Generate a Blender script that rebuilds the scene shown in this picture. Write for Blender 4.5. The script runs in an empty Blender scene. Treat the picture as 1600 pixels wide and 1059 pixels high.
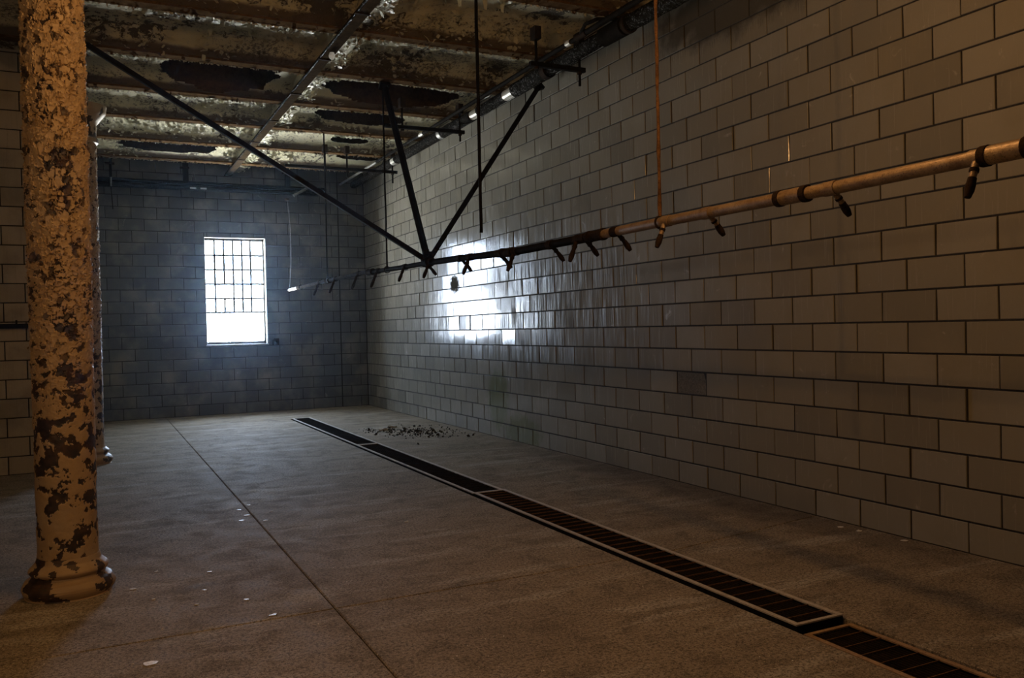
import bpy, bmesh, math, random
import numpy as np
from mathutils import Vector, Matrix, noise
random.seed(7); np.random.seed(7)
sc = bpy.context.scene
COL = sc.collection
R = math.radians

# ------------------------------------------------------------------ camera
YAW, PITCH, ROLL, FPX = .45725, -.01411, -.02356, 1326.94
cy, sy, cp, sp = math.cos(YAW), math.sin(YAW), math.cos(PITCH), math.sin(PITCH)
fw = Vector((sy*cp, cy*cp, sp)); rt = Vector((cy, -sy, 0)); up = rt.cross(fw)
c_, s_ = math.cos(ROLL), math.sin(ROLL)
r2 = rt*c_ + up*s_; u2 = up*c_ - rt*s_
cam = bpy.data.objects.new('camera', bpy.data.cameras.new('camera'))
COL.objects.link(cam)
cam.data.sensor_width = 36; cam.data.lens = FPX/1600*36
cam.data.clip_start = .05; cam.data.clip_end = 200
M = Matrix((r2, u2, -fw)).transposed().to_4x4(); M.translation = Vector((-4.722, 0, 1.4396))
cam.matrix_world = M
sc.camera = cam

# ------------------------------------------------------------------ world, lamps, exposure
sc.view_settings.view_transform = 'Standard'; sc.view_settings.look = 'None'
sc.view_settings.gamma = 1; sc.view_settings.use_curve_mapping = False
sc.view_settings.exposure = 0.0
sc.cycles.use_denoising = True
sc.cycles.max_bounces = 10; sc.cycles.diffuse_bounces = 6
sc.cycles.sample_clamp_indirect = 6
w = bpy.data.worlds.new('sky_and_boosted_ground'); sc.world = w; w.use_nodes = True
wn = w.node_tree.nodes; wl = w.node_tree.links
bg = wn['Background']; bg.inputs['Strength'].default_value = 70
tc = wn.new('ShaderNodeTexCoord'); sx = wn.new('ShaderNodeSeparateXYZ'); cr = wn.new('ShaderNodeValToRGB')
wl.new(tc.outputs['Generated'], sx.inputs[0])
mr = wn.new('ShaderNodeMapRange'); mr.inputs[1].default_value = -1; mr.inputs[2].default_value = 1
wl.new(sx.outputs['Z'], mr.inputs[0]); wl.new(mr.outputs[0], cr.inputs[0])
cr.color_ramp.elements[0].position = .40; cr.color_ramp.elements[0].color = (3.3, 3.15, 2.6, 1)  # ground half raised far above the sky, added to brighten the ceiling
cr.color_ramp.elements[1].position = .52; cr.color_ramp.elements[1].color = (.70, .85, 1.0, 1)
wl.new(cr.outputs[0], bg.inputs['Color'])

def lamp(name, loc, power, color, radius):
    l = bpy.data.lights.new(name, 'POINT'); l.energy = power; l.color = color; l.shadow_soft_size = radius
    o = bpy.data.objects.new(name, l); o.location = loc; COL.objects.link(o); return o
lamp('ceiling_lamp_light', (-2.14, 2.82, 3.22), 42, (1, .50, .17), .04)
lamp('aisle_lamp_light', (-3.95, 3.95, 3.5), 38, (1, .50, .16), .035)
lamp('side_aisle_lamp_light', (-6.2, 2.2, 2.3), 52, (1, .56, .24), .05)
# sampling portal in the window opening (emits nothing itself, only guides the sky light through the window)
pl = bpy.data.lights.new('window_portal', 'AREA'); pl.shape = 'RECTANGLE'; pl.size = 1.06; pl.size_y = 1.94
pl.cycles.is_portal = True
po = bpy.data.objects.new('window_portal', pl); po.location = (-2.395, 16.35, 2.2); po.rotation_euler = (R(-90), 0, 0)
COL.objects.link(po)

# ------------------------------------------------------------------ constants of the room
W, H, R0, YB = .4064, .2032, .1931, 15.93
Y0, XL, ZT = -3.5, -9.0, 4.56
WX0, WX1, WZ0, WZ1 = -2.925, -1.865, 1.235, 3.165       # window opening
JY, JX = 10.38, -4.93                                    # stub wall on the far left
TL, TR = -1.815, -1.515                                  # floor drain

# ------------------------------------------------------------------ helpers
class MB:
    def __init__(s): s.v = []; s.f = []
    def poly(s, vs, fs):
        n = len(s.v); s.v += [tuple(v) for v in vs]; s.f += [tuple(i+n for i in f) for f in fs]; return s
    def box(s, a, b, rot=None, at=None):
        x0, y0, z0 = a; x1, y1, z1 = b
        vs = [Vector(v) for v in ((x0,y0,z0),(x1,y0,z0),(x1,y1,z0),(x0,y1,z0),(x0,y0,z1),(x1,y0,z1),(x1,y1,z1),(x0,y1,z1))]
        if rot is not None: vs = [rot @ v for v in vs]
        if at is not None: vs = [v+Vector(at) for v in vs]
        return s.poly(vs, [(0,3,2,1),(4,5,6,7),(0,1,5,4),(1,2,6,5),(2,3,7,6),(3,0,4,7)])
    def tube(s, pts, rad, n=10, caps=True):
        pts = [Vector(p) for p in pts]
        if not hasattr(rad, '__len__'): rad = [rad]*len(pts)
        rings = []; prev = None
        for i, p in enumerate(pts):
            t = (pts[min(i+1, len(pts)-1)]-pts[max(i-1, 0)])
            if t.length < 1e-9: t = Vector((0,0,1))
            t.normalize()
            if prev is None:
                a = t.cross(Vector((0,0,1)))
                if a.length < .01: a = t.cross(Vector((1,0,0)))
            else: a = prev - t*prev.dot(t)
            a.normalize(); prev = a; b = t.cross(a)
            rings.append([p+(a*math.cos(2*math.pi*k/n)+b*math.sin(2*math.pi*k/n))*rad[i] for k in range(n)])
        vs = [v for r_ in rings for v in r_]; fs = []
        for i in range(len(pts)-1):
            for k in range(n):
                fs.append((i*n+k, i*n+(k+1)%n, (i+1)*n+(k+1)%n, (i+1)*n+k))
        if caps:
            fs.append(tuple(range(n-1,-1,-1))); fs.append(tuple((len(pts)-1)*n+k for k in range(n)))
        return s.poly(vs, fs)
    def lathe(s, prof, n=32, at=(0,0,0)):
        vs = []; fs = []; m = len(prof)
        for r_, z in prof:
            for k in range(n):
                a = 2*math.pi*k/n; vs.append((at[0]+r_*math.cos(a), at[1]+r_*math.sin(a), at[2]+z))
        for i in range(m-1):
            for k in range(n): fs.append((i*n+k, i*n+(k+1)%n, (i+1)*n+(k+1)%n, (i+1)*n+k))
        fs.append(tuple(range(n-1,-1,-1))); fs.append(tuple((m-1)*n+k for k in range(n)))
        return s.poly(vs, fs)
    def mesh(s, name, mat, smooth=False, attr=None):
        me = bpy.data.meshes.new(name); me.from_pydata(s.v, [], s.f); me.update()
        if mat: me.materials.append(mat)
        if smooth:
            me.polygons.foreach_set('use_smooth', [True]*len(me.polygons))
            me.set_sharp_from_angle(angle=R(40))
        if attr is not None:
            a = me.attributes.new(attr[0], 'FLOAT', 'POINT'); a.data.foreach_set('value', np.asarray(attr[1], dtype=np.float32))
        return me
    def build(s, name, mat, parent=None, smooth=False, attr=None):
        return link(name, s.mesh(name, mat, smooth, attr), parent)

def link(name, me, parent=None):
    o = bpy.data.objects.new(name, me); COL.objects.link(o)
    if parent is not None: o.parent = parent
    return o
def empty(name, loc=(0,0,0)):
    o = bpy.data.objects.new(name, None); COL.objects.link(o); o.location = loc; o.empty_display_size = .1; return o
def tag(o, label, cat, group=None):
    o['label'] = label; o['category'] = cat
    if group: o['group'] = group
    return o
def struct(o, label=None):
    o['kind'] = 'structure'
    if label: o['label'] = label; 
    return o
def stuff(o): o['kind'] = 'stuff'; return o

# ------------------------------------------------------------------ materials
class NT:
    def __init__(s, name):
        s.m = bpy.data.materials.new(name); s.m.use_nodes = True; s.t = s.m.node_tree
        s.b = s.t.nodes['Principled BSDF']; s.out = s.t.nodes['Material Output']
        s.pos = s.n('ShaderNodeNewGeometry').outputs['Position']
    def n(s, k, **kw):
        x = s.t.nodes.new(k)
        for a, v in kw.items(): setattr(x, a, v)
        return x
    def set(s, sock, v):
        if hasattr(v, 'is_output') or isinstance(v, bpy.types.NodeSocket): s.t.links.new(v, sock)
        else:
            if isinstance(v, tuple) and len(v) == 3 and sock.type == 'RGBA': v = v+(1,)
            sock.default_value = v
    def noise(s, scale, detail=4, rough=.55, vec=None, stretch=None, dist=0):
        v = vec or s.pos
        if stretch:
            mp = s.n('ShaderNodeMapping'); s.t.links.new(v, mp.inputs[0]); mp.inputs['Scale'].default_value = stretch; v = mp.outputs[0]
        x = s.n('ShaderNodeTexNoise'); s.t.links.new(v, x.inputs['Vector'])
        x.inputs['Scale'].default_value = scale; x.inputs['Detail'].default_value = detail
        x.inputs['Roughness'].default_value = rough; x.inputs['Distortion'].default_value = dist
        return x.outputs['Fac']
    def ramp(s, fac, a, b, ca=(0,0,0), cb=(1,1,1)):
        x = s.n('ShaderNodeValToRGB'); s.t.links.new(fac, x.inputs[0])
        x.color_ramp.elements[0].position = a; x.color_ramp.elements[1].position = b
        x.color_ramp.elements[0].color = ca+(1,); x.color_ramp.elements[1].color = cb+(1,)
        return x.outputs[0]
    def step(s, fac, a, b):
        x = s.n('ShaderNodeMapRange'); x.interpolation_type = 'SMOOTHSTEP'; s.t.links.new(fac, x.inputs[0])
        x.inputs[1].default_value = a; x.inputs[2].default_value = b; return x.outputs[0]
    def mix(s, f, a, b, mode='MIX'):
        x = s.n('ShaderNodeMix', data_type='RGBA', blend_type=mode)
        s.set(x.inputs[0], f); s.set(x.inputs[6], a); s.set(x.inputs[7], b); return x.outputs[2]
    def math(s, op, a, b=0.0, clamp=False):
        x = s.n('ShaderNodeMath', operation=op, use_clamp=clamp); s.set(x.inputs[0], a); s.set(x.inputs[1], b); return x.outputs[0]
    def attr(s, name):
        x = s.n('ShaderNodeAttribute', attribute_name=name); return x.outputs['Fac']
    def rnd(s): return s.n('ShaderNodeObjectInfo').outputs['Random']
    def ell(s, c, rad, a=.6, b=1.1, wob=.5, wsc=9):
        """soft blob mask with a ragged edge round a point in the room"""
        v = s.n('ShaderNodeVectorMath', operation='SUBTRACT'); s.t.links.new(s.pos, v.inputs[0]); v.inputs[1].default_value = c
        d = s.n('ShaderNodeVectorMath', operation='DIVIDE'); s.t.links.new(v.outputs[0], d.inputs[0]); d.inputs[1].default_value = rad
        l = s.n('ShaderNodeVectorMath', operation='LENGTH'); s.t.links.new(d.outputs[0], l.inputs[0])
        q = s.math('ADD', l.outputs['Value'], s.math('MULTIPLY', s.math('SUBTRACT', s.noise(wsc, 5), .5), wob*2))
        return s.math('SUBTRACT', 1.0, s.step(q, a, b))
    def bump(s, h, strength=.3, dist=.01, prev=None):
        x = s.n('ShaderNodeBump'); x.inputs['Strength'].default_value = strength; x.inputs['Distance'].default_value = dist
        s.t.links.new(h, x.inputs['Height'])
        if prev: s.t.links.new(prev, x.inputs['Normal'])
        return x.outputs[0]
    def done(s, col=None, rough=None, metal=None, spec=None, normal=None):
        if col is not None: s.set(s.b.inputs['Base Color'], col)
        if rough is not None: s.set(s.b.inputs['Roughness'], rough)
        if metal is not None: s.set(s.b.inputs['Metallic'], metal)
        if spec is not None: s.set(s.b.inputs['Specular IOR Level'], spec)
        if normal is not None: s.set(s.b.inputs['Normal'], normal)
        return s.m

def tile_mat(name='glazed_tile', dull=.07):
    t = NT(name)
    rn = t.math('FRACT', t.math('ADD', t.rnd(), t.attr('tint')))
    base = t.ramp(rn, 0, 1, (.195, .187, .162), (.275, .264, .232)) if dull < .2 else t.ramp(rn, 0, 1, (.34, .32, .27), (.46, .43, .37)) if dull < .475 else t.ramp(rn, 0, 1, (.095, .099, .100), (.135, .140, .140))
    cloud = t.noise(2.2, 5); col = t.mix(t.step(cloud, .42, .75), base, (.24, .225, .185))
    streak = t.noise(1, 6, .65, stretch=(60, 60, 2.2))
    col = t.mix(t.math('MULTIPLY', t.step(streak, .5, .8), .45), col, (.20, .185, .15))
    fine = t.noise(180, 3); col = t.mix(t.math('MULTIPLY', t.step(fine, .55, .75), .3), col, (.16, .14, .11))
    # chalky scuffs
    sc1 = t.noise(7, 7, .7, dist=.8); col = t.mix(t.math('MULTIPLY', t.step(sc1, .62, .72), .35), col, (.47, .45, .40))
    # algae and soot, each with a place and a ragged outline of its own
    g = t.math('MAXIMUM', t.ell((0, 10.05, .50), (.3, .35, .45)), t.ell((0, 9.35, .12), (.3, .55, .25)))
    col = t.mix(t.math('MULTIPLY', g, .55), col, (.10, .13, .04))
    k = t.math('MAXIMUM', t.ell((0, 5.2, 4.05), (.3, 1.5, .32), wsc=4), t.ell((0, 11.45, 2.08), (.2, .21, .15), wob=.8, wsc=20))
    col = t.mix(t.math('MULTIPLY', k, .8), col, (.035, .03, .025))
    r_ = t.math('ADD', dull, t.math('MULTIPLY', t.step(streak, .4, .7), .26))
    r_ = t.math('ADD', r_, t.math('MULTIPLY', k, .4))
    r_ = t.math('ADD', r_, t.math('MULTIPLY', t.step(sc1, .6, .72), .15))
    nb = t.bump(streak, .12, .002); nb = t.bump(t.noise(5, 2), .25, .006, nb); nb = t.bump(fine, .06, .001, nb)
    return t.done(col, r_, 0, t.math('MULTIPLY', t.math('SUBTRACT', 1.0, k), .44 if dull < .2 else .2), nb)
TILE = tile_mat(); LITTILE = tile_mat('lit_buff_tile', .47); SHADETILE = tile_mat('shaded_dull_tile', .48)  # same tile: stub wall copy lightened as lamplit, end wall copy darkened as shaded
def mortar_mat():
    t = NT('dark_mortar'); return t.done(t.ramp(t.noise(40, 5), .3, .7, (.008, .007, .006), (.028, .024, .02)), .95)
MORTAR = mortar_mat()
def broken_mat():
    t = NT('exposed_clay'); n = t.noise(60, 8, .75)
    return t.done(t.ramp(n, .35, .65, (.10, .09, .07), (.22, .195, .15)), .95, normal=t.bump(n, 1, .02))
BROKEN = broken_mat()
def floor_mat():
    t = NT('worn_concrete')
    big = t.noise(.6, 5, .6); mid = t.noise(4.5, 9, .72, dist=.5); fine = t.noise(60, 5, .8); grit = t.noise(150, 3, .7)
    col = t.ramp(big, .3, .7, (.25, .207, .155), (.37, .317, .247))
    col = t.mix(t.math('MULTIPLY', t.step(mid, .47, .62), .5), col, (.10, .082, .06))
    col = t.mix(t.math('MULTIPLY', t.step(t.noise(1.6, 9, .72, stretch=(.45, 2.4, 1)), .52, .62), .5), col, (.55, .52, .46))
    col = t.mix(t.math('MULTIPLY', t.step(t.noise(2.3, 9, .8, stretch=(.55, 1.3, 1)), .56, .66), .45), col, (.07, .058, .045))
    col = t.mix(t.math('MULTIPLY', t.step(fine, .46, .58), .8), col, (.06, .048, .036))
    col = t.mix(t.math('MULTIPLY', t.step(grit, .58, .65), .7), col, (.74, .68, .56))
    dk = t.ell((-.15, 6.0, 0), (.35, 3.5, .5), .3, 1.2, .5, 3)  # floor darker in a strip along the right wall
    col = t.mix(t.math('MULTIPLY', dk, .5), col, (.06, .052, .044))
    r_ = t.math('ADD', .66, t.math('MULTIPLY', t.step(mid, .3, .75), .2))
    nb = t.bump(fine, .6, .006); nb = t.bump(grit, .35, .003, nb); nb = t.bump(mid, .15, .01, nb)
    return t.done(col, r_, 0, .08, nb)
FLOOR = floor_mat()
ZB = 4.30
def ceil_mat(name, keep=.55, haunch_shade=False, a=(.90, .86, .62), b=(.80, .75, .53)):
    t = NT(name)
    p1 = t.noise(11, 10, .78, dist=.6); p2 = t.noise(1.3, 4); sp = t.noise(26, 8, .8)
    base = t.mix(t.noise(2.6, 6), a, b)
    m = t.step(t.math('ADD', p1, t.math('MULTIPLY', t.math('SUBTRACT', p2, .5), .9)), keep+.02, keep+.05)
    col = t.mix(m, base, t.mix(t.noise(40, 4), (.05, .042, .028), (.15, .11, .06)))
    m2 = t.step(t.math('ADD', sp, t.math('MULTIPLY', t.math('SUBTRACT', t.noise(1.9, 3), .5), .5)), .575, .615)
    col = t.mix(t.math('MULTIPLY', m2, .8), col, (.11, .088, .05))
    if haunch_shade:                                   # shade on the vault feet, turned from the window, put into the colour
        z = t.n('ShaderNodeSeparateXYZ'); t.t.links.new(t.pos, z.inputs[0])
        zz = t.math('ADD', z.outputs['Z'], t.math('MULTIPLY', t.math('SUBTRACT', t.noise(5, 6), .5), .05))
        hm = t.math('SUBTRACT', 1.0, t.step(zz, ZB+.07, ZB+.105)); col = t.mix(t.math('MULTIPLY', hm, .93), col, t.mix(t.noise(8, 6), (.10, .066, .035), (.17, .115, .062)))
    col = t.mix(t.math('MULTIPLY', t.step(t.noise(1.7, 3), .55, .75), .35), col, (.22, .14, .065))
    h = t.math('SUBTRACT', sp, t.math('MULTIPLY', t.math('ADD', m, m2), .4))
    return t.done(col, t.math('ADD', .28, t.math('MULTIPLY', m, .4)), 0, .5, t.bump(h, 1, .03))
CEIL = ceil_mat('peeling_ceiling_paint', haunch_shade=True)
RIB = ceil_mat('flaking_plaster', .60, False, (.86, .83, .64), (.7, .67, .5))
def rust_mat(name, a, b, rough=.6, metal=.3, bumpy=.4, sc=14):
    t = NT(name); n = t.noise(sc, 7, .7); f = t.noise(sc*9, 4)
    return t.done(t.mix(t.step(f, .5, .75), t.ramp(n, .35, .68, a, b), tuple(x*.45 for x in a)), rough, metal, .5 if rough < .7 else 0.0, t.bump(f, bumpy, .004))
BEAM = rust_mat('rusty_beam_paint', (.07, .042, .02), (.15, .095, .05), .75, 0)
CHANNEL = rust_mat('dark_channel_paint', (.03, .022, .014), (.07, .05, .03), .75, 0)
BLACK = rust_mat('black_pitted_steel', (.008, .007, .006), (.020, .016, .013), .72, .1)
def wrap_mat():
    t = NT('tarred_pipe_wrap'); n = t.noise(16, 8, .75); g_ = t.step(t.noise(55, 5, .75), .56, .64)
    return t.done(t.ramp(n, .35, .7, (.007, .006, .005), (.024, .021, .017)), .35, 0, t.math('MULTIPLY', g_, .5), t.bump(n, 1, .03))
WRAP = wrap_mat()
SHOWER = rust_mat('lamplit_rust_pipe', (.19, .125, .072), (.36, .27, .175), .42, .3)  # tan of the near lengths holds the lamplight that falls on them
GALV = rust_mat('dull_galvanised', (.13, .13, .125), (.28, .28, .27), .5, .4)
GREYPIPE = rust_mat('grey_pipe', (.05, .05, .052), (.11, .11, .115), .75, 0)
DARKJOINT = rust_mat('dark_fitting', (.014, .010, .008), (.045, .03, .02), .72, .1)
GRATE = rust_mat('worn_grate_bar', (.018, .014, .011), (.04, .03, .022), .72, .1)
CROSS = rust_mat('rusty_cross_bar', (.11, .055, .025), (.19, .11, .055), .72, .1)
RAIL = rust_mat('window_sheen_rail', (.42, .38, .34), (.62, .58, .53), .5, .1)  # pale colour stands in for the window's grazing reflection on the rails
RUSTRAIL = rust_mat('rusty_steel_rail', (.30, .19, .11), (.48, .34, .22), .55, .1)
VOID = rust_mat('dark_void', (.002, .002, .002), (.006, .0055, .005), 1, 0)
WHITE = rust_mat('white_flake', (.80, .79, .74), (.92, .91, .87), .4, 0)
CRUMB = rust_mat('dark_crumb', (.03, .026, .02), (.08, .068, .05), .9, 0)
SHINY = rust_mat('bare_pipe_sleeve', (.6, .6, .55), (.8, .79, .74), .25, .2)
ROD = rust_mat('rust_scaled_rod', (.07, .038, .02), (.22, .12, .06), .75, .1)
SASH = rust_mat('dark_sash_steel', (.02, .02, .022), (.05, .05, .055), .5, .2)
EDGE = rust_mat('pale_window_edge', (.5, .5, .5), (.68, .68, .68), .35, 0)
CRUST = ceil_mat('crusted_flange_edge', .70, False, (.88, .86, .7), (.74, .7, .55))
def paint_mat():
    t = NT('peeling_column_paint')
    ch = t.attr('chip'); v = t.attr('tone')
    base = t.mix(v, (.27, .18, .095), (.46, .34, .205))
    base = t.mix(t.math('MULTIPLY', t.step(t.noise(5, 5), .5, .7), .5), base, (.42, .34, .26))
    fine = t.noise(90, 5, .7); base = t.mix(t.math('MULTIPLY', t.step(fine, .5, .7), .35), base, (.25, .17, .095))
    dark = t.ramp(t.noise(20, 6), .35, .7, (.016, .012, .012), (.075, .04, .022))
    col = t.mix(t.step(ch, .35, .6), base, dark)
    return t.done(col, .48, 0, .5, t.bump(fine, .35, .004))
PAINT = paint_mat()
def glass_mat(name, dirt, tint=(.9, .93, 1)):
    t = NT(name); tr = t.n('ShaderNodeBsdfTransparent'); tr.inputs[0].default_value = tint+(1,)
    tl = t.n('ShaderNodeBsdfTranslucent'); tl.inputs[0].default_value = (.55, .55, .55, 1)
    gl = t.n('ShaderNodeBsdfGlossy'); gl.inputs['Roughness'].default_value = .05
    m1 = t.n('ShaderNodeMixShader'); m2 = t.n('ShaderNodeMixShader'); m2.inputs[0].default_value = .06
    d = t.math('MULTIPLY', t.step(t.noise(6, 5), .3, .7), dirt*2, True)
    t.t.links.new(d, m1.inputs[0]); t.t.links.new(tr.outputs[0], m1.inputs[1]); t.t.links.new(tl.outputs[0], m1.inputs[2])
    t.t.links.new(m1.outputs[0], m2.inputs[1]); t.t.links.new(gl.outputs[0], m2.inputs[2])
    t.t.links.new(m2.outputs[0], t.out.inputs[0]); t.t.nodes.remove(t.b); return t.m
GLASS = glass_mat('dusty_window_glass', .06)
GREYGLASS = glass_mat('grimy_window_glass', .42)
def bulb_mat():
    t = NT('frosted_bulb_glass'); tl = t.n('ShaderNodeBsdfTranslucent'); tl.inputs[0].default_value = (.95, .95, .93, 1)
    m1 = t.n('ShaderNodeMixShader'); m1.inputs[0].default_value = .6; t.done((.9, .9, .88), .12, 0, .6)
    t.t.links.new(t.b.outputs[0], m1.inputs[1]); t.t.links.new(tl.outputs[0], m1.inputs[2]); t.t.links.new(m1.outputs[0], t.out.inputs[0]); return t.m
BULB = bulb_mat()

# ------------------------------------------------------------------ tiled walls
GAP = .011
def tile_faces(w_, h_, d=.03, bv=.0035):
    a, b = w_/2, h_/2
    vs = [(-a+bv,0,-b+bv),(a-bv,0,-b+bv),(a-bv,0,b-bv),(-a+bv,0,b-bv),
          (-a,bv,-b),(a,bv,-b),(a,bv,b),(-a,bv,b),(-a,d,-b),(a,d,-b),(a,d,b),(-a,d,b)]
    fs = [(0,1,2,3),(4,5,1,0),(5,6,2,1),(6,7,3,2),(7,4,0,3),(8,9,5,4),(9,10,6,5),(10,11,7,6),(11,8,4,7)]
    return vs, fs
_tm = {}
def tile_mesh(w_, h_, mat):
    k = (round(w_, 3), round(h_, 3), mat.name)
    if k not in _tm:
        m = MB(); m.poly(*tile_faces(w_, h_)); _tm[k] = m.mesh('tile', mat)
    return _tm[k]
def cut(rect, o):
    """pieces of a rectangle left outside the opening o"""
    u0, u1, v0, v1 = rect; a0, a1, b0, b1 = o
    if u1 <= a0 or u0 >= a1 or v1 <= b0 or v0 >= b1: return [rect]
    out = []
    if u0 < a0: out.append((u0, a0, v0, v1))
    if u1 > a1: out.append((a1, u1, v0, v1))
    m0, m1 = max(u0, a0), min(u1, a1)
    if v0 < b0: out.append((m0, m1, v0, b0))
    if v1 > b1: out.append((m0, m1, b1, v1))
    return [r_ for r_ in out if r_[1]-r_[0] > .03 and r_[3]-r_[2] > .02]
def rows(u0, u1, p_even, p_odd, top=ZT):
    out = []; v = 0; i = 0
    while v < top-.03:
        v1 = R0 if i == 0 else v+H
        ph = p_even if i % 2 == 0 else p_odd
        k = math.floor((u0-ph)/W); us = []
        x = ph+k*W
        while x < u1:
            a, b = max(x, u0), min(x+W, u1)
            if b-a > .03: out.append((a, b, v, min(v1, top)))
            x += W
        v = v1; i += 1
    return out
def lay(parent, rects, place, rotz, limit, key, skip=(), mat=None):
    mat = mat or SHADETILE
    rects = sorted(rects, key=key); rest = MB(); tint = []
    for i, (a, b, v0, v1) in enumerate(rects):
        u, v = (a+b)/2, (v0+v1)/2
        broken = any(a < s0 < b and v0 < s1 < v1 for s0, s1 in skip)
        w_, h_ = b-a-GAP, v1-v0-GAP
        rx, ry, rz = random.gauss(0, .007), random.gauss(0, .0015), random.gauss(0, .011)
        off = random.uniform(-.0012, .0012) + (-.004+.010 if broken else 0)
        if i < limit:
            o = link('tile', tile_mesh(w_, h_, BROKEN if broken else mat), parent)
            if broken: o['label'] = 'tile with its glaze broken off down to rough clay'
            o.location = place(u, v, off); o.rotation_euler = (rx, ry, rotz+rz)
        else:
            vs, fs = tile_faces(w_, h_)
            m = Matrix.Translation(place(u, v, off)) @ Matrix.Rotation(rotz+rz, 4, 'Z') @ Matrix.Rotation(rx, 4, 'X')
            rest.poly([m @ Vector(x) for x in vs], fs); tint += [random.random()]*len(vs)
    if rest.v: stuff(rest.build('tile_field', mat, parent, attr=('tint', tint)))

# right wall
m = MB(); m.box((.007, Y0, -.1), (.32, YB+.3, ZT+.3)); wr = struct(m.build('wall_right', MORTAR))
wr['label'] = 'long wall of glazed grey block tiles with dark joints'
rc = rows(Y0, YB, 5.018, 5.018-W*.52)
lay(wr, rc, lambda u, v, o: (o, u, v), R(-90), 300,
    lambda q: abs((q[0]+q[1])/2-2.6) + (60 if q[1] < 2.55 else 0), skip=[(6.06, .908)], mat=TILE)
# back wall
def wall_boxes(x0, x1, y0, y1):
    m = MB(); m.box((x0, y0, -.1), (WX0, y1, ZT+.3)); m.box((WX1, y0, -.1), (x1, y1, ZT+.3))
    m.box((WX0, y0, -.1), (WX1, y1, WZ0)); m.box((WX0, y0, WZ1), (WX1, y1, ZT+.3)); return m
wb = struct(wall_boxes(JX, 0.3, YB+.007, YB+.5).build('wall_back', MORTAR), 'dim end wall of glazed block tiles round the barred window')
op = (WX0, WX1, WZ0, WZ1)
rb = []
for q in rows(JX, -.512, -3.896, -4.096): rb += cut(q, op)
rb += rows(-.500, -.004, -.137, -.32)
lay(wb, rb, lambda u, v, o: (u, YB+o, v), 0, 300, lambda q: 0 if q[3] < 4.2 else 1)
# stub wall and partition on the far left
m = MB(); m.box((XL-.3, JY+.007, -.1), (JX-.007, YB+.5, ZT+.3)); wj = struct(m.build('wall_left_stub', MORTAR), 'stub wall of warm lamplit tiles behind the iron column')
rj = rows(XL, JX, -5.568, -5.365)
lay(wj, rj, lambda u, v, o: (u, JY+o, v), 0, 150, lambda q: -q[1], mat=LITTILE)
lay(wj, rows(JY, YB, 10.6, 10.8), lambda u, v, o: (JX+o, u, v), R(90), 0, lambda q: q[0])
# walls outside the picture that close the room
m = MB(); m.box((XL-.3, Y0-.3, -.1), (XL-.007, JY, ZT+.3)); wl_ = struct(m.build('wall_left', MORTAR))
lay(wl_, rows(Y0, JY, 0, .2), lambda u, v, o: (XL+o, u, v), R(90), 0, lambda q: q[0])
m = MB(); m.box((XL-.3, Y0-.3, -.1), (.3, Y0-.007, ZT+.3)); wf = struct(m.build('wall_front', MORTAR))
lay(wf, rows(XL, 0, 0, .2), lambda u, v, o: (u, Y0+o, v), R(180), 0, lambda q: q[0])

# ------------------------------------------------------------------ floor
fl = MB(); fl.box((XL, Y0, -.5), (TL-.03, YB+.4, -.16)); fl.box((TR+.03, Y0, -.5), (.3, YB+.4, -.16))
fl.box((TL-.03, Y0, -.5), (TR+.03, YB+.4, -.32))
floor = struct(fl.build('floor', VOID), 'stained concrete floor in large slabs with a long drain')
def slab(poly, z0=-.2):
    bm = bmesh.new()
    b = [bm.verts.new((x, y, z0)) for x, y in poly]; t = [bm.verts.new((x, y, 0)) for x, y in poly]; n = len(poly)
    tf = bm.faces.new(t); bm.faces.new(b[::-1])
    for i in range(n): bm.faces.new((b[i], b[(i+1) % n], t[(i+1) % n], t[i]))
    bmesh.ops.bevel(bm, geom=list(tf.edges), offset=.006, segments=1, affect='EDGES')
    bmesh.ops.recalc_face_normals(bm, faces=bm.faces)
    me = bpy.data.meshes.new('slab'); bm.to_mesh(me); bm.free(); me.materials.append(FLOOR)
    return link('slab', me, floor)
g = .003; jx, jy, jx2 = -3.635, 4.362, -7.3
slab([(jx2+g, Y0), (jx-g, Y0), (jx-g, jy-g), (jx2+g, jy-.02)])
slab([(jx2+g, jy-.02+2*g), (jx-g, jy+g), (jx-g, YB+.02), (jx2+g, YB+.02)])
slab([(XL, Y0), (jx2-g, Y0), (jx2-g, jy-.02), (XL, jy-.02)])
slab([(XL, jy-.014), (jx2-g, jy-.014), (jx2-g, YB+.02), (XL, YB+.02)])
DE = 14.26
slab([(jx+g, Y0), (TL-.026, Y0), (TL-.026, jy+.012-g), (jx+g, jy-g)])
slab([(jx+g, jy+g), (TL-.026, jy+.012+g), (TL-.026, DE), (jx+g, DE)])
slab([(jx+g, DE), (.02, DE), (.02, YB+.02), (jx+g, YB+.02)])
slab([(TR+.010, Y0), (.02, Y0), (.02, 4.62-g), (TR+.010, 4.372-g)])
slab([(TR+.010, 4.372+g), (.02, 4.62+g), (.02, DE), (TR+.010, DE)])

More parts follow.
